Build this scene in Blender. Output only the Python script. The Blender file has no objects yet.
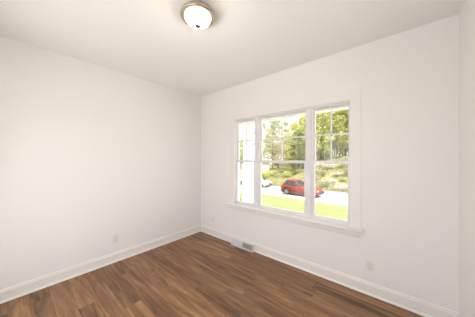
import bpy, bmesh, math, random
from mathutils import Vector, Matrix
C = bpy.context.scene.collection
SC = bpy.context.scene
R = math.radians

# ---------------------------------------------------------------- camera, sky, sun, exposure
cam_d = bpy.data.cameras.new('camera')
cam_d.sensor_width = 36.0
cam_d.lens = 194.0 / 475.0 * 36.0
cam_d.clip_start = 0.02; cam_d.clip_end = 600
cam = bpy.data.objects.new('camera', cam_d); C.objects.link(cam)
cam.location = (3.136, -2.539, 1.478)
cam.rotation_euler = (R(90), 0, R(40.35))
SC.camera = cam

world = bpy.data.worlds.new('sky'); SC.world = world; world.use_nodes = True
wn = world.node_tree; wn.nodes.clear()
wo = wn.nodes.new('ShaderNodeOutputWorld'); wb = wn.nodes.new('ShaderNodeBackground')
st = wn.nodes.new('ShaderNodeTexSky'); st.sky_type = 'HOSEK_WILKIE'
st.turbidity = 6.0; st.ground_albedo = 0.35
st.sun_direction = Vector((0.50, -0.20, 0.85)).normalized()
mixw = wn.nodes.new('ShaderNodeMix'); mixw.data_type = 'RGBA'
mixw.inputs['Factor'].default_value = 0.75          # thin bright cloud over the blue
mixw.inputs['B'].default_value = (1.0, 0.99, 0.985, 1)
wn.links.new(st.outputs[0], mixw.inputs['A'])
wn.links.new(mixw.outputs['Result'], wb.inputs[0])
wb.inputs[1].default_value = 1.9
wn.links.new(wb.outputs[0], wo.inputs[0])

sun_d = bpy.data.lights.new('sun', 'SUN'); sun_d.energy = 5.0; sun_d.angle = R(1.0)
sun_d.color = (1.0, 0.96, 0.90)
sun = bpy.data.objects.new('sun', sun_d); C.objects.link(sun)
sun.rotation_euler = Vector((0.50, -0.20, 0.85)).to_track_quat('Z', 'Y').to_euler()
sun.location = (20, -10, 30)
LAMP_STRENGTH = 14.0

SC.view_settings.view_transform = 'Standard'
SC.view_settings.look = 'None'
SC.view_settings.gamma = 1.0
SC.view_settings.use_curve_mapping = False
SC.view_settings.exposure = 1.1

# ---------------------------------------------------------------- materials
def newmat(name):
    m = bpy.data.materials.new(name); m.use_nodes = True
    return m, m.node_tree, m.node_tree.nodes['Principled BSDF']
def mat(name, col, rough=0.5, metal=0.0, noise=0.0, nscale=8.0, bump=0.0, spec=0.5, coat=0.0):
    m, t, b = newmat(name)
    b.inputs['Base Color'].default_value = (*col, 1)
    b.inputs['Roughness'].default_value = rough
    b.inputs['Metallic'].default_value = metal
    b.inputs['Specular IOR Level'].default_value = spec
    b.inputs['Coat Weight'].default_value = coat
    if noise or bump:
        tc = t.nodes.new('ShaderNodeTexCoord')
        n = t.nodes.new('ShaderNodeTexNoise'); n.inputs['Scale'].default_value = nscale
        n.inputs['Detail'].default_value = 5
        t.links.new(tc.outputs['Object'], n.inputs['Vector'])
        if noise:
            mr = t.nodes.new('ShaderNodeMapRange')
            mr.inputs['From Min'].default_value = .3; mr.inputs['From Max'].default_value = .7
            mr.inputs['To Min'].default_value = 1 - noise; mr.inputs['To Max'].default_value = 1 + noise
            hs = t.nodes.new('ShaderNodeHueSaturation'); hs.inputs['Color'].default_value = (*col, 1)
            t.links.new(n.outputs['Fac'], mr.inputs['Value'])
            t.links.new(mr.outputs['Result'], hs.inputs['Value'])
            t.links.new(hs.outputs['Color'], b.inputs['Base Color'])
        if bump:
            bp = t.nodes.new('ShaderNodeBump'); bp.inputs['Strength'].default_value = bump
            bp.inputs['Distance'].default_value = 0.01
            t.links.new(n.outputs['Fac'], bp.inputs['Height'])
            t.links.new(bp.outputs['Normal'], b.inputs['Normal'])
    return m

def ramp_mat(name, stops, scale=1.0, rough=0.9, detail=6, vec=(1, 1, 1)):
    m, t, b = newmat(name)
    tc = t.nodes.new('ShaderNodeTexCoord'); mp = t.nodes.new('ShaderNodeMapping')
    mp.inputs['Scale'].default_value = vec
    n = t.nodes.new('ShaderNodeTexNoise'); n.inputs['Scale'].default_value = scale
    n.inputs['Detail'].default_value = detail; n.inputs['Roughness'].default_value = .7
    cr = t.nodes.new('ShaderNodeValToRGB')
    cr.color_ramp.elements[0].position = stops[0][0]; cr.color_ramp.elements[0].color = (*stops[0][1], 1)
    cr.color_ramp.elements[1].position = stops[-1][0]; cr.color_ramp.elements[1].color = (*stops[-1][1], 1)
    for p, c in stops[1:-1]:
        e = cr.color_ramp.elements.new(p); e.color = (*c, 1)
    t.links.new(tc.outputs['Object'], mp.inputs['Vector']); t.links.new(mp.outputs[0], n.inputs['Vector'])
    t.links.new(n.outputs['Fac'], cr.inputs[0]); t.links.new(cr.outputs[0], b.inputs['Base Color'])
    b.inputs['Roughness'].default_value = rough
    b.inputs['Specular IOR Level'].default_value = 0.2
    return m

def leaf_mat(name, c1, c2):
    m, t, b = newmat(name); t.nodes.remove(b)
    out = t.nodes['Material Output']
    tc = t.nodes.new('ShaderNodeTexCoord'); n = t.nodes.new('ShaderNodeTexNoise')
    n.inputs['Scale'].default_value = 1.3; n.inputs['Detail'].default_value = 3
    mr = t.nodes.new('ShaderNodeMapRange'); mr.inputs['From Min'].default_value = .35; mr.inputs['From Max'].default_value = .65
    mx = t.nodes.new('ShaderNodeMix'); mx.data_type = 'RGBA'
    mx.inputs['A'].default_value = (*c1, 1); mx.inputs['B'].default_value = (*c2, 1)
    t.links.new(tc.outputs['Object'], n.inputs['Vector']); t.links.new(n.outputs['Fac'], mr.inputs['Value'])
    t.links.new(mr.outputs['Result'], mx.inputs['Factor'])
    d = t.nodes.new('ShaderNodeBsdfDiffuse'); tr = t.nodes.new('ShaderNodeBsdfTranslucent'); ms = t.nodes.new('ShaderNodeMixShader')
    ms.inputs[0].default_value = .4
    t.links.new(mx.outputs['Result'], d.inputs['Color']); t.links.new(mx.outputs['Result'], tr.inputs['Color'])
    t.links.new(d.outputs[0], ms.inputs[1]); t.links.new(tr.outputs[0], ms.inputs[2]); t.links.new(ms.outputs[0], out.inputs[0])
    return m

def floor_mat():
    m, t, b = newmat('wood_plank'); N = t.nodes.new; L = t.links.new
    tc = N('ShaderNodeTexCoord'); sp = N('ShaderNodeSeparateXYZ'); L(tc.outputs['Object'], sp.inputs[0])
    def mt(op, a, bb=None, c=None):
        n = N('ShaderNodeMath'); n.operation = op
        for i, v in enumerate((a, bb, c)):
            if v is None: continue
            if isinstance(v, (int, float)): n.inputs[i].default_value = v
            else: L(v, n.inputs[i])
        return n.outputs[0]
    W, LN = 0.15, 1.22
    ry = mt('DIVIDE', sp.outputs['Y'], W); row = mt('FLOOR', ry); fy = mt('FRACT', ry)
    wn1 = N('ShaderNodeTexWhiteNoise'); wn1.noise_dimensions = '1D'; L(row, wn1.inputs['W'])
    rx = mt('ADD', mt('DIVIDE', sp.outputs['X'], LN), wn1.outputs['Value'])
    colx = mt('FLOOR', rx); fx = mt('FRACT', rx)
    cb = N('ShaderNodeCombineXYZ'); L(row, cb.inputs[0]); L(colx, cb.inputs[1])
    wn2 = N('ShaderNodeTexWhiteNoise'); wn2.noise_dimensions = '2D'; L(cb.outputs[0], wn2.inputs['Vector'])
    # grain coordinates, shifted for every plank
    off = mt('MULTIPLY', wn2.outputs['Value'], 37.0)
    g = N('ShaderNodeCombineXYZ'); L(mt('ADD', mt('MULTIPLY', sp.outputs['X'], 1.1), off), g.inputs[0])
    L(mt('MULTIPLY', sp.outputs['Y'], 11.0), g.inputs[1]); L(off, g.inputs[2])
    n1 = N('ShaderNodeTexNoise'); n1.inputs['Scale'].default_value = 1.6; n1.inputs['Detail'].default_value = 6
    n1.inputs['Distortion'].default_value = .6; L(g.outputs[0], n1.inputs['Vector'])
    g2 = N('ShaderNodeCombineXYZ'); L(mt('MULTIPLY', sp.outputs['X'], 5.0), g2.inputs[0]); L(mt('MULTIPLY', sp.outputs['Y'], 90.0), g2.inputs[1]); L(off, g2.inputs[2])
    n2 = N('ShaderNodeTexNoise'); n2.inputs['Scale'].default_value = 1.5; n2.inputs['Detail'].default_value = 4; L(g2.outputs[0], n2.inputs['Vector'])
    v = mt('ADD', mt('ADD', mt('MULTIPLY', n1.outputs['Fac'], .95), mt('MULTIPLY', n2.outputs['Fac'], .3)), mt('MULTIPLY', wn2.outputs['Value'], .17))
    cr = N('ShaderNodeValToRGB'); e = cr.color_ramp.elements
    e[0].position = .42; e[0].color = (0.078, 0.034, 0.0135, 1)
    e[1].position = 1.00; e[1].color = (0.48, 0.265, 0.12, 1)
    k = e.new(.72); k.color = (0.25, 0.127, 0.058, 1)
    L(v, cr.inputs[0])
    ed = mt('MINIMUM', mt('MINIMUM', fy, mt('SUBTRACT', 1.0, fy)), mt('MULTIPLY', mt('MINIMUM', fx, mt('SUBTRACT', 1.0, fx)), LN / W))
    mr = N('ShaderNodeMapRange'); L(ed, mr.inputs['Value']); mr.inputs['From Max'].default_value = .018
    mr.inputs['To Min'].default_value = .45; mr.inputs['To Max'].default_value = 1.0
    mx = N('ShaderNodeMix'); mx.data_type = 'RGBA'; mx.blend_type = 'MULTIPLY'; mx.inputs['Factor'].default_value = 1
    L(cr.outputs[0], mx.inputs['A']); L(mr.outputs['Result'], mx.inputs['B'])
    L(mx.outputs['Result'], b.inputs['Base Color'])
    b.inputs['Roughness'].default_value = .42; b.inputs['Specular IOR Level'].default_value = .45
    bp = N('ShaderNodeBump'); bp.inputs['Strength'].default_value = .15; bp.inputs['Distance'].default_value = .002
    L(mt('ADD', n2.outputs['Fac'], mr.outputs['Result']), bp.inputs['Height']); L(bp.outputs[0], b.inputs['Normal'])
    return m

def glass_mat(name, tint=(1, 1, 1), amount=1.0):
    m, t, b = newmat(name); t.nodes.remove(b)
    out = t.nodes['Material Output']
    tr = t.nodes.new('ShaderNodeBsdfTransparent'); tr.inputs[0].default_value = (*tint, 1)
    gl = t.nodes.new('ShaderNodeBsdfGlossy'); gl.inputs['Roughness'].default_value = 0.02
    fr = t.nodes.new('ShaderNodeFresnel'); fr.inputs['IOR'].default_value = 1.45
    ms = t.nodes.new('ShaderNodeMixShader')
    ge = t.nodes.new('ShaderNodeNewGeometry'); iv = t.nodes.new('ShaderNodeMath'); iv.operation = 'SUBTRACT'; iv.inputs[0].default_value = 1.0
    ml = t.nodes.new('ShaderNodeMath'); ml.operation = 'MULTIPLY'      # reflect on entering faces only
    t.links.new(ge.outputs['Backfacing'], iv.inputs[1]); t.links.new(fr.outputs[0], ml.inputs[0]); t.links.new(iv.outputs[0], ml.inputs[1])
    t.links.new(ml.outputs[0], ms.inputs[0]); t.links.new(tr.outputs[0], ms.inputs[1]); t.links.new(gl.outputs[0], ms.inputs[2])
    t.links.new(ms.outputs[0], out.inputs[0])
    return m

def emit_mat(name, col, strength):
    m, t, b = newmat(name)
    b.inputs['Base Color'].default_value = (.9, .88, .84, 1); b.inputs['Roughness'].default_value = .3
    b.inputs['Emission Color'].default_value = (*col, 1); b.inputs['Emission Strength'].default_value = strength
    return m

M = {
 'wall': mat('wall_paint', (.895, .873, .862), .75, bump=.03, nscale=180, spec=.25),
 'ceiling': mat('ceiling_paint', (.935, .92, .905), .9, bump=.04, nscale=120, spec=.2),
 'trim': mat('trim_paint', (.885, .86, .84), .38, spec=.4),
 'vinyl': mat('window_vinyl', (.81, .80, .81), .35, spec=.4),
 'floor': floor_mat(),
 'glass': glass_mat('window_glass'),
 'plate': mat('outlet_plastic', (.82, .79, .76), .35),
 'slot': mat('outlet_slot', (.05, .045, .04), .5),
 'screw': mat('screw_metal', (.6, .58, .55), .3, 1),
 'nickel': mat('brushed_nickel', (.54, .455, .36), .30, 1, bump=.05, nscale=200),
 'finial': mat('finial_dark_nickel', (.10, .09, .08), .55, .3),
 'dome': emit_mat('frosted_glass_lit', (1.0, .94, .87), LAMP_STRENGTH),
 'register': mat('register_enamel', (.78, .76, .75), .35),
 'dark': mat('register_dark', (.55, .54, .54), .6),
 'ext': mat('exterior_white', (.82, .82, .80), .6),
 'added_paving': mat('added_paving_concrete', (.66, .65, .63), .9, noise=.08),  # pale, so the added paving bounces daylight indoors
 'foundation': mat('foundation_concrete', (.58, .57, .56), .9, noise=.15),
 'lawn': ramp_mat('lawn_grass', [(.3, (.128, .152, .050)), (.5, (.150, .170, .064)), (.75, (.185, .190, .088))], 1.4, vec=(.5, 1.6, 1)),
 'asphalt': mat('pale_asphalt', (0.434, 0.420, 0.406), .9, noise=.06, nscale=3),
 'meadow': ramp_mat('rough_meadow', [(.3, (0.087, 0.117, 0.038)), (.48, (0.226, 0.226, 0.098)), (.6, (0.334, 0.284, 0.185)), (.75, (0.391, 0.361, 0.282))], .35),
 'curb': mat('curb_concrete', (0.228, 0.234, 0.228), .9, noise=.1),
 'bark': mat('tree_bark', (0.160, 0.128, 0.100), .9, noise=.35, nscale=6),
 'barkpale': mat('pale_bark', (0.322, 0.287, 0.245), .9, noise=.3, nscale=6),
 'leafyellow': leaf_mat('leaf_yellow_green', (0.44, 0.46, 0.16), (0.58, 0.56, 0.27)),
 'leafgreen': leaf_mat('leaf_mid_green', (0.33, 0.38, 0.13), (0.52, 0.53, 0.22)),
 'leafdark': leaf_mat('leaf_deep_green', (0.24, 0.29, 0.12), (0.4, 0.44, 0.18)),
 'leafbuff': leaf_mat('leaf_pale_buff', (0.55, 0.49, 0.43), (0.56, 0.53, 0.42)),
 'leafred': leaf_mat('leaf_rust', (0.260, 0.133, 0.062), (0.316, 0.246, 0.078)),
 'leafgrey': leaf_mat('leaf_grey_green', (0.3, 0.32, 0.19), (0.45, 0.45, 0.29)),
 'straw': leaf_mat('dry_grass', (0.42, 0.37, 0.23), (0.38, 0.39, 0.18)),
 'siding': mat('house_siding', (0.640, 0.640, 0.640), .7),
 'roofing': mat('house_shingle', (0.228, 0.240, 0.258), .9, noise=.15, nscale=4),
 'housewin': mat('house_window_glass', (.16, .19, .22), .1),
 'carred': mat('car_paint_red', (0.165, 0.022, 0.010), .45, coat=.05, spec=.3),
 'carsilver': mat('car_paint_silver', (0.462, 0.476, 0.476), .28, .3, coat=.5),
 'carglass': mat('car_window_glass', (.014, .02, .024), .08, spec=.6),
 'carplastic': mat('car_black_plastic', (.05, .05, .05), .55),
 'tyre': mat('tyre_rubber', (.035, .035, .035), .8),
 'hub': mat('wheel_alloy', (.34, .34, .34), .3, .8),
 'lampclear': mat('headlight_lens', (.30, .31, .32), .1),
 'lampred': mat('taillight_lens', (.5, .02, .02), .15),
 'mailbox': mat('mailbox_black', (.05, .05, .055), .4),
 'wood': mat('post_wood', (.45, .36, .26), .8, noise=.2),
}

# ---------------------------------------------------------------- mesh helpers
def link(name, bm, m, parent=None, smooth=False, loc=None):
    bmesh.ops.recalc_face_normals(bm, faces=bm.faces)
    me = bpy.data.meshes.new(name); bm.to_mesh(me); bm.free()
    if smooth:
        for p in me.polygons: p.use_smooth = True
    if m is not None: me.materials.append(m)
    o = bpy.data.objects.new(name, me); C.objects.link(o)
    if parent: o.parent = parent
    if loc: o.location = loc
    return o
def box(bm, x0, x1, y0, y1, z0, z1, mtx=None):
    vs = [bm.verts.new(v) for v in ((x0,y0,z0),(x1,y0,z0),(x1,y1,z0),(x0,y1,z0),(x0,y0,z1),(x1,y0,z1),(x1,y1,z1),(x0,y1,z1))]
    if mtx:
        for v in vs: v.co = mtx @ v.co
    for f in ((0,3,2,1),(4,5,6,7),(0,1,5,4),(1,2,6,5),(2,3,7,6),(3,0,4,7)):
        bm.faces.new([vs[i] for i in f])
    return vs
def bxo(name, m, parent, *dims, bevel=0.0):
    bm = bmesh.new(); box(bm, *dims)
    if bevel: bmesh.ops.bevel(bm, geom=bm.edges[:], offset=bevel, segments=2, affect='EDGES')
    return link(name, bm, m, parent)
def prism(bm, prof, axis, a, b, mtx=None):
    """extrude a closed 2D profile along an axis; prof gives the two other coordinates"""
    def co(p, t):
        if axis == 'x': return Vector((t, p[0], p[1]))
        if axis == 'y': return Vector((p[0], t, p[1]))
        return Vector((p[0], p[1], t))
    A = [bm.verts.new(co(p, a)) for p in prof]; B = [bm.verts.new(co(p, b)) for p in prof]
    n = len(prof)
    for i in range(n): bm.faces.new((A[i], A[(i+1) % n], B[(i+1) % n], B[i]))
    bm.faces.new(A[::-1]); bm.faces.new(B)
    if mtx:
        for v in A + B: v.co = mtx @ v.co
def lathe(bm, prof, seg=32, axis='z', c=(0, 0, 0)):
    rings = []
    for r, h in prof:
        ring = []
        for k in range(seg):
            a = 2 * math.pi * k / seg
            if axis == 'z': p = (c[0] + r * math.cos(a), c[1] + r * math.sin(a), c[2] + h)
            else: p = (c[0] + r * math.cos(a), c[1] + h, c[2] + r * math.sin(a))
            ring.append(bm.verts.new(p))
        rings.append(ring)
    for i in range(len(rings) - 1):
        for k in range(seg):
            bm.faces.new((rings[i][k], rings[i][(k+1) % seg], rings[i+1][(k+1) % seg], rings[i+1][k]))
    bm.faces.new(rings[0]); bm.faces.new(rings[-1][::-1])
def tube(bm, p0, p1, r0, r1, seg=6):
    p0 = Vector(p0); p1 = Vector(p1); d = (p1 - p0).normalized()
    q = d.to_track_quat('Z', 'Y')
    A = []; B = []
    for k in range(seg):
        a = 2 * math.pi * k / seg; v = Vector((math.cos(a), math.sin(a), 0))
        A.append(bm.verts.new(p0 + q @ (v * r0))); B.append(bm.verts.new(p1 + q @ (v * r1)))
    for k in range(seg): bm.faces.new((A[k], A[(k+1) % seg], B[(k+1) % seg], B[k]))
    bm.faces.new(A[::-1]); bm.faces.new(B)
def empty(name, loc=(0, 0, 0), rz=0.0):
    o = bpy.data.objects.new(name, None); C.objects.link(o); o.location = loc; o.rotation_euler = (0, 0, rz)
    o.empty_display_size = .1
    return o
def tag(o, label=None, cat=None, group=None, kind=None):
    if label: o['label'] = label
    if cat: o['category'] = cat
    if group: o['group'] = group
    if kind: o['kind'] = kind
    return o
def struct(o, label=None, cat=None):
    return tag(o, label, cat, None, 'structure')
def copy_tree(o, parent=None):
    c = o.copy(); C.objects.link(c); c.parent = parent
    for ch in o.children: copy_tree(ch, c)
    return c

# ---------------------------------------------------------------- the room
RX, RY, H = 3.512, -3.02, 2.74
WT = .17
OX0, OX1, OZ0, OZ1 = 0.895, 2.690, 0.660, 2.160      # rough window opening
struct(bxo('floor', M['floor'], None, -WT, RX + .12, RY - .12, WT, -.12, 0), 'warm brown wood plank floor', 'floor')
struct(bxo('ceiling', M['ceiling'], None, -WT, RX + .12, RY - .12, WT, H, H + .15), 'plain off-white ceiling', 'ceiling')
struct(bxo('wall_left', M['wall'], None, -WT, 0, RY - .12, WT, 0, H), 'plain off-white wall left of the window wall', 'wall')
SY0, SY1, SZ0, SZ1 = -2.05, -1.35, 1.15, 2.15           # side window added out of view to light the left wall
bm = bmesh.new()
box(bm, RX, RX + .12, RY - .12, SY0, 0, H); box(bm, RX, RX + .12, SY1, WT, 0, H)
box(bm, RX, RX + .12, SY0, SY1, 0, SZ0); box(bm, RX, RX + .12, SY0, SY1, SZ1, H)
sw = struct(empty('added_window_2', (RX + .06, 0, 0)), 'added unseen double-hung window in the right wall for fill daylight', 'window')
sb = bmesh.new(); ym = (SY0 + SY1) / 2
box(sb, -.04, .04, SY0, SY0 + .04, SZ0, SZ1); box(sb, -.04, .04, SY1 - .04, SY1, SZ0, SZ1); box(sb, -.04, .04, ym - .03, ym + .03, SZ0 + .04, SZ1 - .04)
box(sb, -.04, .04, SY0 + .04, SY1 - .04, SZ0, SZ0 + .04); box(sb, -.04, .04, SY0 + .04, SY1 - .04, SZ1 - .04, SZ1)
link('frame', sb, M['vinyl'], sw)
for a, b in ((SY0 + .04, ym - .03), (ym + .03, SY1 - .04)):
    zm = (SZ0 + SZ1) / 2; sb = bmesh.new()
    box(sb, -.015, .015, a, b, zm - .02, zm + .02); fs = link('sash', sb, M['vinyl'], sw)
    sb = bmesh.new(); box(sb, -.002, .002, a, b, SZ0 + .04, zm - .02); box(sb, -.002, .002, a, b, zm + .02, SZ1 - .04); link('pane', sb, M['glass'], fs)
struct(link('wall_right', bm, M['wall']), 'strip of off-white wall at the right edge', 'wall')
DX0, DX1, DZ1 = .50, 3.10, 2.25                      # wide glazed door added behind the viewer to let daylight in
bm = bmesh.new()
box(bm, 0, DX0, RY - .12, RY, 0, H); box(bm, DX1, RX, RY - .12, RY, 0, H); box(bm, DX0, DX1, RY - .12, RY, DZ1, H)
struct(link('wall_back', bm, M['wall']), 'off-white wall behind the viewer', 'wall')
pd = struct(empty('added_door_1', (0, RY - .06, 0)), 'added glazed door behind the viewer for fill daylight', 'door')
bm = bmesh.new()
box(bm, DX0, DX0 + .04, -.05, .05, 0, DZ1); box(bm, DX1 - .04, DX1, -.05, .05, 0, DZ1)
box(bm, DX0 + .04, DX1 - .04, -.05, .05, DZ1 - .04, DZ1); box(bm, DX0 + .04, DX1 - .04, -.05, .05, 0, .03)
link('frame', bm, M['vinyl'], pd)
for k in range(3):
    a = DX0 + .04 + k * (DX1 - DX0 - .08) / 3; b = a + (DX1 - DX0 - .08) / 3
    bm = bmesh.new()
    box(bm, a, a + .05, -.02, .02, .03, DZ1 - .04); box(bm, b - .05, b, -.02, .02, .03, DZ1 - .04)
    box(bm, a + .05, b - .05, -.02, .02, .03, .13); box(bm, a + .05, b - .05, -.02, .02, DZ1 - .09, DZ1 - .04)
    p = link('panel', bm, M['vinyl'], pd)
    bm = bmesh.new(); box(bm, a + .05, b - .05, -.003, .003, .13, DZ1 - .09); link('pane', bm, M['glass'], p)
struct(bxo('added_paving', M['added_paving'], None, -7.0, 10.0, RY - 11, RY - .13, -.67, -.06), 'added pale concrete paving behind the room, bouncing daylight in', 'added_paving')  # added unseen slab, reflects daylight up to the ceiling
struct(bxo('added_side_path', M['added_paving'], None, RX + .125, 14.0, RY - .12, WT - .01, -.66, -.08), 'added pale concrete path bouncing light in at the side window', 'path')  # added unseen strip, bounces light through the side window
struct(bxo('added_driveway', M['added_paving'], None, 6.05, 14.0, WT, 14.0, -.66, -.56), 'added pale concrete slab beside the house, bouncing sunlight', 'added_driveway')  # added unseen slab, sunlit to bounce more light inside
struct(bxo('added_side_eave', M['ext'], None, RX + .12, RX + 1.25, RY - .75, .5, H, H + .12), 'added white overhang keeping sun off the side window', 'added_eave')  # added unseen overhang, blocks direct sun at the side window
struct(bxo('added_eave', M['ext'], None, -1.0, RX + .12, RY - .75, RY - .12, H, H + .12), 'added white overhang keeping sun off the glazed door', 'added_eave')  # added unseen overhang, stops sun entering the glazed door
bm = bmesh.new()
box(bm, 0, OX0, 0, WT, 0, H); box(bm, OX1, RX, 0, WT, 0, H)
box(bm, OX0, OX1, 0, WT, 0, OZ0); box(bm, OX0, OX1, 0, WT, OZ1, H)
struct(link('wall_window', bm, M['wall']), 'off-white wall holding the triple window', 'wall')

def baseboard(name, label, a, b, mtx):
    bm = bmesh.new()
    prof = [(0, 0), (.026, 0), (.025, .010), (.020, .017), (.014, .020), (.014, .108), (.009, .114), (.009, .124), (.004, .134), (0, .134)]
    prism(bm, prof, 'x', a, b, mtx)
    struct(link(name, bm, M['trim']), label, 'baseboard')
# profile's first coordinate points into the room
baseboard('baseboard_window', 'white baseboard with shoe moulding under the window', 0, RX, Matrix.Scale(-1, 4, (0, 1, 0)))
baseboard('baseboard_left', 'white baseboard with shoe moulding along the left wall', 0, 3.02, Matrix.Rotation(R(-90), 4, 'Z'))
baseboard('baseboard_right', 'white baseboard along the right wall', 0, 3.02, Matrix.Translation((RX, -3.02, 0)) @ Matrix.Rotation(R(90), 4, 'Z'))
baseboard('baseboard_back', 'short white baseboard left of the added glazed door', 0, .50, Matrix.Translation((0, RY, 0)))

# ---------------------------------------------------------------- the window
win = struct(empty('window_1', (0, 0, 0)), 'white triple double-hung window with grilles in the upper sashes', 'window')
SILL = .690
bm = bmesh.new()   # flat casing boards: two legs and a head with back band
for a, b in ((OX0 - .085, OX0), (OX1, OX1 + .085)):
    box(bm, a, b, -.008, 0, SILL, OZ1)
box(bm, OX0 - .085, OX1 + .085, -.008, 0, OZ1, OZ1 + .085)
link('casing', bm, M['trim'], win)
bm = bmesh.new()   # thin raised outer bead
for a, b in ((OX0 - .093, OX0 - .075), (OX1 + .075, OX1 + .093)):
    box(bm, a, b, -.0085, 0, SILL, OZ1 + .075)
box(bm, OX0 - .093, OX1 + .093, -.0085, 0, OZ1 + .075, OZ1 + .093)
link('casing_bead', bm, M['trim'], win)
bm = bmesh.new()
prism(bm, [(-.060, SILL - .022), (-.064, SILL - .016), (-.064, SILL - .006), (-.060, SILL), (0.025, SILL), (.025, SILL - .022)], 'x', OX0, OX1)
prism(bm, [(-.060, SILL - .022), (-.064, SILL - .016), (-.064, SILL - .006), (-.060, SILL), (-.0005, SILL), (-.0005, SILL - .022)], 'x', OX0 - .118, OX0)
prism(bm, [(-.060, SILL - .022), (-.064, SILL - .016), (-.064, SILL - .006), (-.060, SILL), (-.0005, SILL), (-.0005, SILL - .022)], 'x', OX1, OX1 + .118)
link('stool', bm, M['trim'], win)
bm = bmesh.new()
prism(bm, [(0, SILL - .022), (-.014, SILL - .022), (-.014, SILL - .085), (-.010, SILL - .095), (0, SILL - .097)], 'x', OX0 - .093, OX1 + .093)
link('apron', bm, M['trim'], win)
bm = bmesh.new()   # jamb extensions lining the opening
box(bm, OX0, OX0 + .008, 0, .030, SILL, OZ1); box(bm, OX1 - .008, OX1, 0, .030, SILL, OZ1)
box(bm, OX0 + .008, OX1 - .008, 0, .030, OZ1 - .012, OZ1)
link('jamb', bm, M['trim'], win)
X0, X1 = OX0 + .008, OX1 - .008
MC = (1.355, 2.195); MW = .045
FZ0, FZ1 = SILL, OZ1 - .012
bm = bmesh.new()   # outer vinyl frame
box(bm, X0 - .008, X0 + .012, .030, .120, OZ0, OZ1); box(bm, X1 - .012, X1 + .008, .030, .120, OZ0, OZ1)
box(bm, X0 + .012, X1 - .012, .030, .120, OZ1 - .030, OZ1); box(bm, X0 + .012, X1 - .012, .0251, .120, OZ0, SILL + .012)
link('frame', bm, M['vinyl'], win)
for c in MC:
    bm = bmesh.new()
    box(bm, c - MW, c + MW, .035, .115, SILL + .012, OZ1 - .030)
    box(bm, c - .026, c + .026, .024, .035, SILL + .0005, OZ1 - .0125)
    link('mullion', bm, M['vinyl'], win)
MEET = 1.432
units = ((X0 + .012, MC[0] - MW), (MC[0] + MW, MC[1] - MW), (MC[1] + MW, X1 - .012))
def sash(name, a, b, z0, z1, y0, y1, st, top, bot, bars):
    bm = bmesh.new()
    box(bm, a, a + st, y0, y1, z0, z1); box(bm, b - st, b, y0, y1, z0, z1)
    box(bm, a + st, b - st, y0, y1, z0, z0 + bot); box(bm, a + st, b - st, y0, y1, z1 - top, z1)
    s = link(name, bm, M['vinyl'], win)
    ym = (y0 + y1) / 2
    bm = bmesh.new(); box(bm, a + st, b - st, ym - .002, ym + .002, z0 + bot, z1 - top)
    link('pane', bm, M['glass'], s)
    if bars:
        bm = bmesh.new(); xm = (a + b) / 2; zm = (z0 + bot + z1 - top) / 2
        box(bm, xm - .009, xm + .009, ym - .010, ym - .003, z0 + bot, z1 - top)
        box(bm, a + st, b - st, ym - .010, ym - .0031, zm - .009, zm + .009)
        link('grille', bm, M['vinyl'], s)
    else:
        xm = (a + b) / 2; bm = bmesh.new()
        box(bm, xm - .03, xm + .03, y0 + .004, y1 - .002, z1, z1 + .008)
        lathe(bm, [(.010, .008), (.010, .016), (.004, .018)], 12, 'z', (xm, ym, z1))
        box(bm, xm - .004, xm + .028, ym - .008, ym + .002, z1 + .010, z1 + .016)
        link('sash_lock', bm, M['vinyl'], s)
for a, b in units:
    sash('upper_sash', a, b, MEET - .014, OZ1 - .030, .077, .107, .021, .026, .032, True)
    sash('lower_sash', a, b, SILL + .012, MEET + .014, .043, .073, .023, .032, .038, False)

# ---------------------------------------------------------------- ceiling light
lamp = empty('ceiling_light', (1.803, -1.493, H))
tag(lamp, 'round flush ceiling light with brushed nickel rim and glowing frosted glass bowl', 'lamp')
bm = bmesh.new(); lathe(bm, [(.105, 0), (.118, -.004), (.122, -.014), (.130, -.020), (.136, -.022), (.139, -.030), (.139, -.038), (.134, -.040), (.118, -.040), (.110, -.030)], 64)
link('canopy', bm, M['nickel'], lamp, True)
bm = bmesh.new(); lathe(bm, [(.139, -.038), (.1455, -.041), (.147, -.048), (.1455, -.055), (.136, -.058), (.112, -.062), (.108, -.060), (.108, -.050), (.118, -.040)], 64)
link('rim', bm, M['nickel'], lamp, True)
bm = bmesh.new(); prof = []
for k in range(14):
    a = k / 13 * math.pi / 2
    prof.append((max(.107 * math.cos(a), .004), -.056 - .072 * math.sin(a)))
lathe(bm, prof, 48)
link('glass_bowl', bm, M['dome'], lamp, True)
bm = bmesh.new(); lathe(bm, [(.006, -.126), (.022, -.128), (.024, -.134), (.017, -.139), (.008, -.141), (.012, -.145), (.009, -.152), (.002, -.154)], 20)
link('finial', bm, M['finial'], lamp, True)

# ---------------------------------------------------------------- outlets
def outlet(loc, rz, label):
    t = empty('electrical_outlet', loc, rz); tag(t, label, 'outlet', 'wall outlets')
    bm = bmesh.new(); box(bm, -.035, .035, -.006, 0, -.057, .057)
    bmesh.ops.bevel(bm, geom=[e for e in bm.edges if all(v.co.y < -.003 for v in e.verts)], offset=.003, segments=2, affect='EDGES')
    link('cover_plate', bm, M['plate'], t)
    for s in (-1, 1):
        bm = bmesh.new()
        lathe(bm, [(.0165, -.0061), (.0165, -.0085), (.0155, -.009)], 20, 'y', (0, 0, s * .0195))
        for v in bm.verts: v.co.z = max(min(v.co.z, s * .0195 + .0135), s * .0195 - .0135)
        rcp = link('receptacle', bm, M['plate'], t)
        bm = bmesh.new()
        for x, h in ((-.0065, .0045), (.0065, .0035)): box(bm, x - .001, x + .001, -.0094, -.0091, s * .0195 - h + .003, s * .0195 + h + .003)
        box(bm, -.002, .002, -.0094, -.0091, s * .0195 - .009, s * .0195 - .005)
        link('slot', bm, M['slot'], rcp)
    bm = bmesh.new(); lathe(bm, [(.003, -.0061), (.0028, -.0075)], 10, 'y'); link('screw', bm, M['screw'], t)
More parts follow.
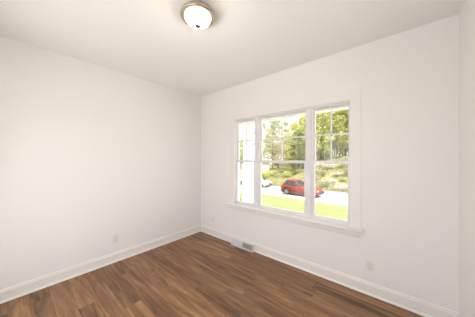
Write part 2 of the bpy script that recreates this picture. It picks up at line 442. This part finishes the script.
outlet((0, -1.545, .322), R(90), 'white duplex outlet low on the left wall')
outlet((.374, 0, .318), 0, 'faint white duplex outlet on the window wall near the room corner')
outlet((2.868, 0, .316), 0, 'white duplex outlet on the window wall below the right end of the window sill')

# ---------------------------------------------------------------- baseboard register
reg = empty('baseboard_register', (1.12, -.0265, 0))
tag(reg, 'white metal baseboard heat register with angled slats, on the floor under the window', 'air vent')
bm = bmesh.new()
RW = .225
prof = [(0, 0), (-.050, 0), (-.050, .012), (-.020, .112), (-.008, .118), (0, .118)]
prism(bm, [(0, .0005), (-.052, .0005), (-.052, .014), (0, .014)], 'x', -RW, RW)
prism(bm, [(0, .104), (-.024, .104), (-.020, .116), (-.010, .120), (0, .120)], 'x', -RW, RW)
for s in (-1, 1):
    prism(bm, [(0, .014), (-.052, .014), (-.024, .104), (0, .104)], 'x', s * RW - (.012 if s > 0 else 0), s * RW + (.012 if s < 0 else 0))
link('body', bm, M['register'], reg)
bm = bmesh.new(); prism(bm, [(0, .014), (-.020, .014), (-.012, .104), (0, .104)], 'x', -RW + .012, RW - .012)
link('damper', bm, M['dark'], reg)
bm = bmesh.new()
for k in range(30):
    x = -RW + .018 + k * (2 * RW - .036) / 29
    lean = .010 if k < 15 else -.010
    for (ya, yb, za, zb) in ((-.050, -.024, .014, .104),):
        w = .0016
        vs = [(x - w, ya, za), (x + w, ya, za), (x + w + lean, ya + .022, za), (x - w + lean, ya + .022, za),
              (x - w, yb, zb), (x + w, yb, zb), (x + w + lean, yb + .008, zb), (x - w + lean, yb + .008, zb)]
        V = [bm.verts.new(v) for v in vs]
        for f in ((0,3,2,1),(4,5,6,7),(0,1,5,4),(1,2,6,5),(2,3,7,6),(3,0,4,7)): bm.faces.new([V[i] for i in f])
link('slats', bm, M['register'], reg)
bm = bmesh.new(); box(bm, -.006, .006, -.062, -.050, .05, .056); link('damper_lever', bm, M['register'], reg)

# ---------------------------------------------------------------- ground outside
def sm(a, b, x):
    t = min(1, max(0, (x - a) / (b - a))); return t * t * (3 - 2 * t)
ROAD = -2.17
def gz(x, y):
    if y < 14.3: return -.62 + (ROAD + .62) * sm(1.5, 14.3, y) * 1.0
    if y <= 20.0: return ROAD
    xl = 3.1 - .36 * (y + 2.5)
    b = sm(-4, 3, x - xl)
    hi = 2.7 * sm(20, 30, y) + 1.6 * sm(30, 75, y) + .25 * math.sin(x * 1.1 + y * .6) * sm(20, 24, y)
    lo = .35 * sm(22, 40, y) * math.sin(x * .5) + 1.6 * sm(68, 110, y)
    return ROAD + b * hi + (1 - b) * lo
def terrain(name, x0, x1, ys, dx, m, label, cat):
    bm = bmesh.new(); xs = []; x = x0
    while x <= x1 + 1e-6: xs.append(x); x += dx
    g = [[bm.verts.new((x, y, gz(x, y if y != 20.0 else 19.99))) for x in xs] for y in ys]
    for j in range(len(ys) - 1):
        for i in range(len(xs) - 1): bm.faces.new((g[j][i], g[j][i+1], g[j+1][i+1], g[j+1][i]))
    return struct(link(name, bm, m, None, True), label, cat)
terrain('lawn', -90, 40, [-40, -12, -6, -3, 0, 1, 2, 3, 4, 5, 6, 7, 8, 9, 10, 11, 12, 13, 14, 14.299], 2.0, M['lawn'], 'bright mown lawn sloping from the house to the road', 'lawn')
terrain('road', -90, 40, [14.299, 17, 19.99], 5.0, M['asphalt'], 'pale sunlit road beyond the lawn', 'road')
terrain('hillside', -110, 40, [19.99] + [21 + k * 1.0 for k in range(20)] + [42 + 4 * k for k in range(27)], 1.5, M['meadow'], 'rough grassy bank rising beyond the road', 'hillside')
bm = bmesh.new(); prism(bm, [(19.9, ROAD), (19.9, ROAD + .13), (20.1, ROAD + .13), (20.1, ROAD)], 'x', -90, 40)
struct(link('trim_1', bm, M['curb']), 'grey kerb along the far side of the road', 'kerb')
struct(bxo('foundation', M['foundation'], None, -WT, RX + .12, RY - .12, WT, -.75, -.12), 'concrete foundation under the room', 'foundation')

# ---------------------------------------------------------------- porch
struct(bxo('porch_floor', M['foundation'], None, -1.2, 6.0, WT, 1.95, -.70, -.14), 'concrete porch slab outside the window', 'porch floor')
struct(bxo('porch_beam', M['ext'], None, -1.2, 6.0, 1.72, 1.95, 2.482, 2.72), 'white beam along the front edge of the porch', 'beam')
struct(bxo('porch_ceiling', M['ext'], None, -1.2, 6.0, WT, 2.1, 2.72, 2.78), 'white porch ceiling', 'porch ceiling')
col = empty('porch_column', (-.18, 1.835, -.14)); tag(col, 'square white porch column outside the left window pane', 'column')
bxo('shaft', M['ext'], col, -.105, .105, -.105, .105, .0, 2.622, bevel=.006)
bxo('base', M['ext'], col, -.135, .135, -.115, .115, .0, 1.47, bevel=.006)
bxo('capital', M['ext'], col, -.13, .13, -.114, .114, 2.52, 2.622, bevel=.008)

# ---------------------------------------------------------------- cars
def interp(pts, x):
    for (x0, z0), (x1, z1) in zip(pts, pts[1:]):
        if x0 <= x <= x1: return z0 + (z1 - z0) * (x - x0) / (x1 - x0)
    return pts[0][1] if x < pts[0][0] else pts[-1][1]
def make_car(name, loc, rz, paint, L, W, Hh, wr, hatch, label, group=None):
    """front points to local +X; z=0 is the road"""
    t = empty(name, loc, rz); tag(t, label, 'car', group)
    hl = L / 2; belt = .60 * Hh
    wx = (-hl + .19 * L, hl - .20 * L)
    if hatch: top = [(-hl, .40*Hh), (-hl+.03, .50*Hh), (-hl+.12, belt+.02), (-.1*L, belt+.01), (.10*L, belt-.01), (.16*L, belt-.04), (.40*L, belt-.13), (hl-.06, .44*Hh), (hl, .36*Hh)]
    else: top = [(-hl, .42*Hh), (-hl+.05, belt), (-.32*L, belt+.02), (.12*L, belt), (.18*L, belt-.02), (.42*L, belt-.12), (hl-.06, .46*Hh), (hl, .38*Hh)]
    N = 72; st = []
    for i in range(N + 1):
        x = -hl + L * i / N; zb = .19 * Hh / 1.5
        e = min(x + hl, hl - x)
        if e < .25: zb += (.25 - e) * .35
        for w in wx:
            d = abs(x - w)
            if d < wr + .06: zb = max(zb, math.sqrt((wr + .06) ** 2 - d * d) + wr * .95)
        st.append((x, zb, max(interp(top, x), zb + .05)))
    bm = bmesh.new(); rows = []
    for x, zb, zt in st:
        e = min(x + hl, hl - x); hw = W / 2 * (1 - .16 * max(0, 1 - e / .45) ** 2)
        zm = zb + (zt - zb) * .55
        pr = [(-hw*.96, zb), (-hw, zm), (-hw*.97, zt - .035), (-hw*.90, zt), (0, zt + .03), (hw*.90, zt), (hw*.97, zt - .035), (hw, zm), (hw*.96, zb)]
        rows.append([bm.verts.new((x, y, z)) for y, z in pr])
    for a, b in zip(rows, rows[1:]):
        for k in range(9):
            bm.faces.new((a[k], a[(k+1) % 9], b[(k+1) % 9], b[k]))
    bm.faces.new(rows[0]); bm.faces.new(rows[-1][::-1])
    link('body', bm, paint, t, True)
    # greenhouse
    if hatch: low = (-hl + .10, .10 * L); up = (-hl + .58, -.10 * L)
    else: low = (-.34 * L, .19 * L); up = (-.20 * L, .05 * L)
    hb, ht = W / 2 * .89, W / 2 * .70; zt = Hh - .02
    zl = belt - .01
    def P(s, v, side):     # s 0..1 rear to front, v 0..1 belt to roof
        xa = low[0] + (up[0] - low[0]) * v; xb = low[1] + (up[1] - low[1]) * v
        return Vector((xa + (xb - xa) * s, side * (hb + (ht - hb) * v), zl + (zt - .05 - zl) * v))
    def panel(nm, corners, m, th=.012):
        bm = bmesh.new(); c = sum(corners, Vector()) / 4
        n = (corners[1] - corners[0]).cross(corners[3] - corners[0]).normalized()
        if n.dot(c - Vector((0, 0, zl))) < 0: n = -n
        A = [bm.verts.new(p + n * th) for p in corners]; B = [bm.verts.new(p - n * th) for p in corners]
        bm.faces.new(A); bm.faces.new(B[::-1])
        for i in range(4): bm.faces.new((A[i], B[i], B[(i+1) % 4], A[(i+1) % 4]))
        return link(nm, bm, m, t)
    bm = bmesh.new()       # roof with rounded edge, and the shell under it
    ring = []
    for v, k in ((0, .985), (1, .985)):
        ring.append([bm.verts.new(Vector((P(s, v, sd).x, P(s, v, sd).y * k, P(s, v, sd).z))) for s, sd in ((0, -1), (1, -1), (1, 1), (0, 1))])
    rx0, rx1 = up[0] + .08, up[1] - .08
    ring.append([bm.verts.new((x, y, zt)) for x, y in ((rx0, -ht*.85), (rx1, -ht*.85), (rx1, ht*.85), (rx0, ht*.85))])
    for a, b in zip(ring, ring[1:]):
        for k in range(4): bm.faces.new((a[k], a[(k+1) % 4], b[(k+1) % 4], b[k]))
    bm.faces.new(ring[0][::-1]); bm.faces.new(ring[2])
    link('roof', bm, paint, t)
    def q(s0, s1, v0, v1, sd): return [P(s0, v0, sd), P(s1, v0, sd), P(s1, v1, sd), P(s0, v1, sd)]
    for sd in (-1, 1):
        for s0, s1 in (((.10, .40), (.44, .66), (.69, .93)) if hatch else ((.10, .46), (.50, .92))):
            panel('side_window', q(s0, s1, .12, .93, sd), M['carglass'])
    def cross(s, v0, v1, k=.86): 
        a, b = P(s, v0, -1), P(s, v0, 1); c, d = P(s, v1, 1), P(s, v1, -1)
        return [Vector((p.x, p.y * k, p.z)) for p in (a, b, c, d)]
    panel('windshield', cross(1, .08, .95), M['carglass'])
    panel('rear_window', cross(0, .2 if hatch else .08, .92), M['carglass'])
    for x in wx:
        for sd in (-1, 1):
            bm = bmesh.new(); y = sd * (W / 2 - .11)
            lathe(bm, [(wr*.6, -.10), (wr*.94, -.10), (wr, -.07), (wr, .07), (wr*.94, .10), (wr*.6, .10)], 28, 'y', (x, y, wr))
            w = link('wheel', bm, M['tyre'], t, False)
            bm = bmesh.new(); yy = y + sd * .085
            lathe(bm, [(wr*.58, 0), (wr*.58, sd*.02), (wr*.5, sd*.01)], 24, 'y', (x, yy, wr))
            for k in range(5):
                a = k * 2 * math.pi / 5
                tube(bm, (x, yy + sd*.02, wr), (x + wr*.55*math.cos(a), yy + sd*.02, wr + wr*.55*math.sin(a)), .035, .025, 5)
            link('hub_cap', bm, M['hub'], w)
    for sd in (-1, 1):
        bm = bmesh.new(); box(bm, hl - .22, hl - .03, min(sd*W*.28, sd*W*.43), max(sd*W*.28, sd*W*.43), .42*Hh - .07, .42*Hh + .05)
        bmesh.ops.bevel(bm, geom=bm.edges[:], offset=.02, segments=2, affect='EDGES'); link('headlight', bm, M['lampclear'], t)
        bm = bmesh.new(); box(bm, -hl + .0, -hl + .16, min(sd*W*.34, sd*W*.45), max(sd*W*.34, sd*W*.45), .50*Hh - .08, .50*Hh + .10)
        bmesh.ops.bevel(bm, geom=bm.edges[:], offset=.02, segments=2, affect='EDGES'); link('taillight', bm, M['lampred'], t)
        bm = bmesh.new(); y = sd * (W/2*.9); mx_ = (.06 if hatch else .15)*L; box(bm, mx_, mx_ + .10, min(y, y + sd*.17), max(y, y + sd*.17), belt + .01, belt + .14)
        bmesh.ops.bevel(bm, geom=bm.edges[:], offset=.02, segments=2, affect='EDGES'); link('side_mirror', bm, paint, t)
        for x in (-.20 * L, 0.0):
            bm = bmesh.new(); y = sd * (W/2*.985); box(bm, x, x + .16, min(y, y + sd*.03), max(y, y + sd*.03), belt - .12, belt - .09)
            link('door_handle', bm, paint, t)
    for s, nm in ((1, 'front_bumper'), (-1, 'rear_bumper')):
        bm = bmesh.new(); xa, xb = s*(hl - .20), s*(hl + .03)
        box(bm, min(xa, xb), max(xa, xb), -W*.44, W*.44, .17*Hh, .30*Hh)
        bmesh.ops.bevel(bm, geom=bm.edges[:], offset=.03, segments=2, affect='EDGES'); link(nm, bm, M['carplastic'], t)
    bm = bmesh.new(); box(bm, hl - .06, hl + .015, -W*.22, W*.22, .33*Hh, .41*Hh); link('front_grille', bm, M['carplastic'], t)
    bm = bmesh.new(); box(bm, -wx[1]*0 + wx[0] + wr + .1, wx[1] - wr - .1, -W*.487, W*.487, .13*Hh, .20*Hh); link('side_skirt', bm, M['carplastic'], t)
    bm = bmesh.new(); box(bm, -hl + .2, hl - .2, -W*.34, W*.34, .15*Hh, .42*Hh); link('underbody', bm, M['carplastic'], t)
    return t
make_car('car', (-4.52, 16.35, ROAD), R(-4), M['carred'], 3.85, 1.78, 1.52, .34, True, 'red compact hatchback standing on the road beyond the lawn')
make_car('car', (-11.9, 18.7, ROAD), R(3), M['carsilver'], 4.5, 1.78, 1.36, .32, False, 'silver sedan on the far side of the road, partly behind the window mullion')

# ---------------------------------------------------------------- mailbox
mb = empty('mailbox', (-10.6, 13.75, gz(-10.6, 13.75))); tag(mb, 'small black mailbox on a post beside the road', 'mailbox')
bxo('post', M['ext'], mb, -.05, .05, -.05, .05, -.2, 1.10)
bm = bmesh.new(); pr = [(-.10, 1.1), (.10, 1.1)] + [(.10*math.cos(a), 1.26 + .10*math.sin(a)) for a in [k*math.pi/8 for k in range(9)]]
prism(bm, pr, 'y', -.25, .25); link('box', bm, M['mailbox'], mb)
bm = bmesh.new(); box(bm, .10, .112, -.1, .0, 1.25, 1.42); link('flag', bm, M['lampred'], mb)

# ---------------------------------------------------------------- distant house
hs = empty('house', (-32.0, 50.0, gz(-32, 50)), R(38)); tag(hs, 'distant white house with a grey roof behind the silver sedan', 'house')
bxo('wall', M['siding'], hs, -7.0, 3.0, 0, 7, -.6, 2.3)
bm = bmesh.new(); prism(bm, [(-.5, 2.30), (3.5, 4.1), (7.5, 2.30), (7.5, 2.15), (-.5, 2.15)], 'x', -7.4, 3.4); link('roof', bm, M['roofing'], hs)
for x in (-5.2, -3.0, -.2):
    w = bxo('window', M['ext'], hs, x - .55, x + .55, -.05, .01, .9, 1.95); bxo('glass', M['housewin'], w, x - .45, x + .45, -.07, -.04, 1.0, 1.85)
d = bxo('door', M['roofing'], hs, -2.2, -1.2, -.05, .01, 0, 2.0)
bxo('chimney', M['wood'], hs, -1.9, -1.2, 3.2, 3.9, 3.6, 4.9)

# ---------------------------------------------------------------- plants
def leaves(bm, rnd, centre, rad, n, size):
    for _ in range(n):
        while True:
            v = Vector((rnd.uniform(-1, 1), rnd.uniform(-1, 1), rnd.uniform(-1, 1)))
            if .2 < v.length < 1: break
        p = Vector(centre) + Vector((v.x*rad[0], v.y*rad[1], v.z*rad[2]))
        a = Vector((rnd.gauss(0, 1), rnd.gauss(0, 1), rnd.gauss(0, .7))).normalized()
        b = a.orthogonal().normalized(); b = Matrix.Rotation(rnd.uniform(0, 6.28), 3, a) @ b; c = a.cross(b)
        s = size * rnd.uniform(.6, 1.3)
        bm.faces.new([bm.verts.new(p + b*s), bm.verts.new(p + c*s*.6), bm.verts.new(p - b*s), bm.verts.new(p - c*s*.6)])
def make_tree(name, seed, height, spread, low, trunk, bark, leaf, nblob, nleaf, lsize, dens=1.0):
    nleaf = int(nleaf * .75); rnd = random.Random(seed); t = empty(name)
    bm = bmesh.new(); p = Vector((0, 0, -.4)); pts = [(p, trunk)]
    for k in range(1, 7):
        z = height * .92 * k / 6
        q = Vector((rnd.uniform(-.2, .2) * k * .4, rnd.uniform(-.2, .2) * k * .4, z)); r = trunk * (1 - .85 * k / 6)
        tube(bm, pts[-1][0], q, pts[-1][1], r, 8); pts.append((q, r))
    blobs = []
    for i in range(nblob):
        f = low + (1 - low) * (i + .5) / nblob
        a = i * 2.4 + rnd.uniform(-.4, .4)
        wid = spread * math.sin(math.pi * min(1, .22 + .72 * (f - low) / (1 - low))) * rnd.uniform(.5, 1)
        c = Vector((math.cos(a) * wid, math.sin(a) * wid, height * f))
        k = min(5, int(max(0, f - .15) * 6)); base = pts[k][0]
        tube(bm, base, c, trunk * .28 * (1.15 - f), trunk * .06, 5); blobs.append(c)
        for _ in range(2):
            e = c + Vector((rnd.uniform(-1, 1), rnd.uniform(-1, 1), rnd.uniform(.1, 1))) * spread * .4
            tube(bm, base.lerp(c, .6), e, trunk * .1, trunk * .03, 4)
    link('trunk', bm, bark, t)
    bm = bmesh.new()
    for c in blobs:
        s = spread * rnd.uniform(.26, .5)
        leaves(bm, rnd, c, (s, s, s * .75), int(nleaf / nblob * dens), lsize)
    leaves(bm, rnd, (0, 0, height * .93), (spread*.4, spread*.4, height*.09), int(nleaf * .06), lsize)
    me = link('foliage', bm, leaf, t)
    return t
def make_shrub(name, seed, h, w, leaf, n, size):
    rnd = random.Random(seed); t = empty(name)
    bm = bmesh.new()
    for k in range(9):
        a = k * .7 + rnd.uniform(-.2, .2); r = w * rnd.uniform(.3, .8)
        tube(bm, (0, 0, -.15), (math.cos(a)*r, math.sin(a)*r, h * rnd.uniform(.5, .95)), .03, .008, 4)
    link('stems', bm, M['bark'], t)
    bm = bmesh.new()
    for k in range(7):
        a = rnd.uniform(0, 6.28); r = w * rnd.uniform(0, .6)
        leaves(bm, rnd, (math.cos(a)*r, math.sin(a)*r, h * rnd.uniform(.35, .75)), (w*.5, w*.5, h*.3), n // 7, size)
    link('foliage', bm, leaf, t)
    return t
protos = {
 'yellow': make_tree('broadleaf_tree', 1, 15, 3.4, .14, .20, M['bark'], M['leafyellow'], 30, 5200, .20),
 'green': make_tree('broadleaf_tree', 2, 16, 3.8, .24, .22, M['bark'], M['leafgreen'], 28, 6000, .21),
 'tall': make_tree('broadleaf_tree', 3, 17, 2.8, .36, .18, M['barkpale'], M['leafyellow'], 22, 3200, .19),
 'airy': make_tree('broadleaf_tree', 4, 18, 3.2, .35, .17, M['bark'], M['leafgrey'], 24, 4600, .17),
 'buff': make_tree('broadleaf_tree', 5, 11, 4.0, .12, .18, M['barkpale'], M['leafbuff'], 26, 5200, .20),
 'dark': make_tree('broadleaf_tree', 6, 13, 3.0, .18, .22, M['bark'], M['leafdark'], 24, 5200, .20),
 'rust': make_tree('broadleaf_tree', 7, 6.5, 2.2, .18, .12, M['bark'], M['leafred'], 16, 2600, .16),
}
 
protos['young'] = make_tree('broadleaf_tree', 8, 7.0, 2.6, .06, .09, M['bark'], M['leafyellow'], 18, 3000, .15)
kinds = { 'young': 'low bright yellow-green young tree',
 'yellow': 'yellow-green leafy tree', 'green': 'mid-green bushy tree', 'tall': 'slender pale-trunked tree with bright leaves',
 'airy': 'thin grey-green tree with sparse leaves', 'buff': 'pale buff spring tree', 'dark': 'deep green tree', 'rust': 'small rust-coloured tree'}
# x, y, kind, scale, where
trees = [
 (-33.2, 40.0, 'green', .62, 'seen through the left pane beside the porch column'),
 (-49.1, 64.6, 'airy', .8, 'far off behind the porch column'),
 (-32.5, 43.5, 'dark', .80, 'just right of the porch column, beside the distant house'),
 (-23.6, 38.3, 'airy', .70, 'at the left edge of the middle pane'),
 (-31.4, 61.5, 'rust', 1.15, 'behind of the distant house at the left edge of the middle pane'),
 (-47.0, 79.5, 'green', .85, 'far behind the distant house'),
 (-28.4, 52.1, 'airy', .92, 'tallest against the white sky in the middle pane'),
 (-40.5, 78.5, 'yellow', .75, 'far off left of the middle pane grille bar'),
 (-44.8, 93.2, 'yellow', .75, 'on the far horizon in the middle pane'),
 (-25.6, 56.0, 'buff', 1.0, 'in the centre of the middle pane'),
 (-37.1, 84.0, 'green', .85, 'far behind the pale buff tree'),
 (-19.0, 47.0, 'yellow', .88, 'right of the pale buff tree'),
 (-15.0, 40.6, 'dark', .78, 'with low branches at the right of the middle pane'),
 (-18.7, 52.4, 'yellow', 1.0, 'tall behind the deep green tree in the middle pane'),
 (-19.6, 59.5, 'green', 1.0, 'behind the right mullion'),
 (-10.9, 38.0, 'dark', .82, 'directly behind the right mullion'),
 (-8.8, 34.6, 'green', .80, 'nearest at the left edge of the right pane'),
 (-11.4, 45.5, 'yellow', .9, 'second row, left in the right pane'),
 (-8.6, 38.7, 'tall', .85, 'left of the right pane grille bar'),
 (-11.4, 53.3, 'tall', 1.0, 'far row in the centre of the right pane'),
 (-6.7, 37.7, 'tall', .80, 'right of the right pane grille bar'),
 (-7.6, 46.0, 'yellow', .95, 'second row, centre right of the right pane'),
 (-5.6, 41.2, 'green', .90, 'toward the right of the right pane'),
 (-4.2, 37.2, 'green', .85, 'nearest at the right edge of the right pane'),
 (-6.0, 51.4, 'dark', 1.05, 'back row at the right edge of the right pane'),
 (-2.6, 41.7, 'green', .9, 'rightmost on the bank'),
 (-15.9, 67.9, 'yellow', .95, 'far back behind the right pane woods'),
 (-12.0, 68.6, 'green', .95, 'farthest back toward the right'),
 (-22.0, 73.2, 'green', .95, 'far back between middle and right panes'),
 (-29.0, 75.1, 'yellow', .95, 'far back at the right of the middle pane'),
 (-51.0, 95.8, 'dark', .7, 'low on the far horizon'),
 (-58.4, 89.5, 'green', .7, 'on the horizon behind the house'),
 (-44.3, 49.0, 'green', .7, 'farthest left'),
 (-9.9, 41.8, 'young', .9, 'at the left of the right pane'),
 (-7.4, 42.4, 'young', .8, 'at the centre of the right pane'),
 (-9.3, 49.6, 'young', 1.0, 'deep in the woods at the centre of the right pane'),
 (-5.1, 46.8, 'young', .9, 'at the right of the right pane'),
 (-13.6, 49.3, 'young', 1.0, 'behind the right mullion'),
 (-17.3, 42.2, 'young', .8, 'beside the deep green tree in the middle pane'),
 (-22.4, 51.0, 'young', .55, 'in front of the pale buff tree'),
 (-23.0, 66.0, 'young', 1.1, 'far back in the middle pane'),
 (-29.0, 44.8, 'young', .55, 'beside the distant house'),
 (-32.6, 63.0, 'airy', 1.0, 'behind the distant house roof'),
 (-37.0, 67.0, 'airy', .95, 'farthest behind the distant house roof'),
 (-33.5, 71.5, 'airy', 1.05, 'left of the grille bar in the middle pane'),
]
used = set()
rt = random.Random(5)
for x, y, k, s, where in trees:
    o = protos[k] if k not in used else copy_tree(protos[k]); used.add(k)
    o.location = (x, y, gz(x, y)); o.rotation_euler.z = rt.uniform(0, 6.28); o.scale = (s, s, s)
    tag(o, kinds[k] + ' ' + where, 'tree', 'trees beyond the road')

sp = {
 'green': make_shrub('shrub', 11, 1.5, 1.2, M['leafgreen'], 1500, .09),
 'straw': make_shrub('shrub', 12, 1.1, 1.2, M['straw'], 1500, .09),
 'grey': make_shrub('shrub', 13, 1.7, 1.3, M['leafgrey'], 1500, .09),
 'buff': make_shrub('shrub', 14, 1.2, 1.3, M['leafbuff'], 1500, .09),
 'dark': make_shrub('shrub', 15, 1.4, 1.1, M['leafdark'], 1500, .09),
}
snames = {'green': 'green leafy shrub', 'straw': 'straw-coloured brush', 'grey': 'grey-green brush', 'buff': 'pale buff brush', 'dark': 'dark green shrub'}
shrubs = []
mid = [(-15.3,26.4),(-16.8,30.4),(-17.0,32.8),(-14.3,29.9),(-16.2,36.1),(-13.5,33.2),(-14.0,36.7),(-11.6,33.5),(-17.6,27.6),(-12.2,29.4)]
for i, (x, y) in enumerate(mid): shrubs.append((x, y, ('green', 'green', 'dark', 'straw')[i % 4], .9, 'in the meadow past the red car, middle pane'))
rb = random.Random(8); cyc = ('straw', 'grey', 'buff', 'straw', 'grey', 'buff', 'green')
i = 0
for row, y in enumerate((21.6, 23.4, 25.4, 27.4, 29.4, 31.8)):
    xs = 3.1 - .36 * (y + 2.5)
    for k in range(8):
        x = xs + .2 + k * 1.55 + rb.uniform(-.4, .4) + (row % 2) * .7
        if x > 3.1 - .19 * (y + 2.5) + .8: continue
        shrubs.append((x, y + rb.uniform(-.5, .5), cyc[i % 7], rb.uniform(.5, .95), None)); i += 1
su = set(); todo = []
rowname = ['just past the kerb', 'low on the bank', 'on the middle of the bank', 'higher on the bank', 'near the top of the bank', 'at the foot of the woods']
for x, y, k, s, where in shrubs:
    o = sp[k] if k not in su else copy_tree(sp[k]); su.add(k)
    o.location = (x, y, gz(x, y)); o.rotation_euler.z = rb.uniform(0, 6.28); o.scale = (s, s, s * rb.uniform(.8, 1.1))
    if where is None:
        r_ = min(range(6), key=lambda q: abs((21.6, 23.4, 25.4, 27.4, 29.4, 31.8)[q] - y))
        f = (x - (3.1 - .36 * (y + 2.5))) / (.17 * (y + 2.5))
        where = rowname[r_] + ', ' + ('beside the right mullion' if f < .2 else 'left half of the right pane' if f < .5 else 'right half of the right pane' if f < .8 else 'far right of the right pane')
    todo.append((o, k, where))
# one label per shrub: those that share a kind and a spot differ by depth, side or size
from collections import defaultdict
byl = defaultdict(list)
for o, k, where in todo: byl[(k, where)].append(o)
for (k, where), L_ in byl.items():
    L_.sort(key=lambda o: o.location.x)
    for q_, o in enumerate(L_):
        pre = '' if len(L_) == 1 else ('left ', 'right ')[q_] if len(L_) == 2 else 'leftmost ' if q_ == 0 else 'rightmost ' if q_ == len(L_) - 1 else 'middle ' if len(L_) == 3 else ('', 'second from left ', 'third from left ', 'fourth from left ', 'fifth from left ')[q_]
        tag(o, pre + snames[k] + ' ' + where, 'shrub', 'shrubs on the bank' if 'middle pane' not in where else 'shrubs in the meadow')
sh = make_shrub('shrub', 21, 1.0, .38, M['leafgreen'], 700, .035); sh.location = (-1.36, 3.2, gz(-1.36, 3.2))
tag(sh, 'small green garden shrub on the lawn beside the porch column', 'shrub')

# tall dry grass on the bank and meadow: nobody could count it
rg = random.Random(3); bm = bmesh.new()
for _ in range(26000):
    y = 20.3 + 26 * rg.random() ** 1.4; x = rg.uniform(3.1 - .62 * (y + 2.5), 3.1 - .15 * (y + 2.5))
    z = gz(x, y); h = rg.uniform(.15, .5); a = rg.uniform(0, 3.14); w = .035
    dx, dy = math.cos(a) * w, math.sin(a) * w
    bm.faces.new([bm.verts.new((x - dx, y - dy, z - .02)), bm.verts.new((x + dx, y + dy, z - .02)), bm.verts.new((x + rg.uniform(-.12, .12), y + rg.uniform(-.12, .12), z + h))])
gr = link('meadow_grass', bm, M['straw']); tag(gr, 'tall straw-coloured grass covering the bank past the road', 'grass', None, 'stuff')
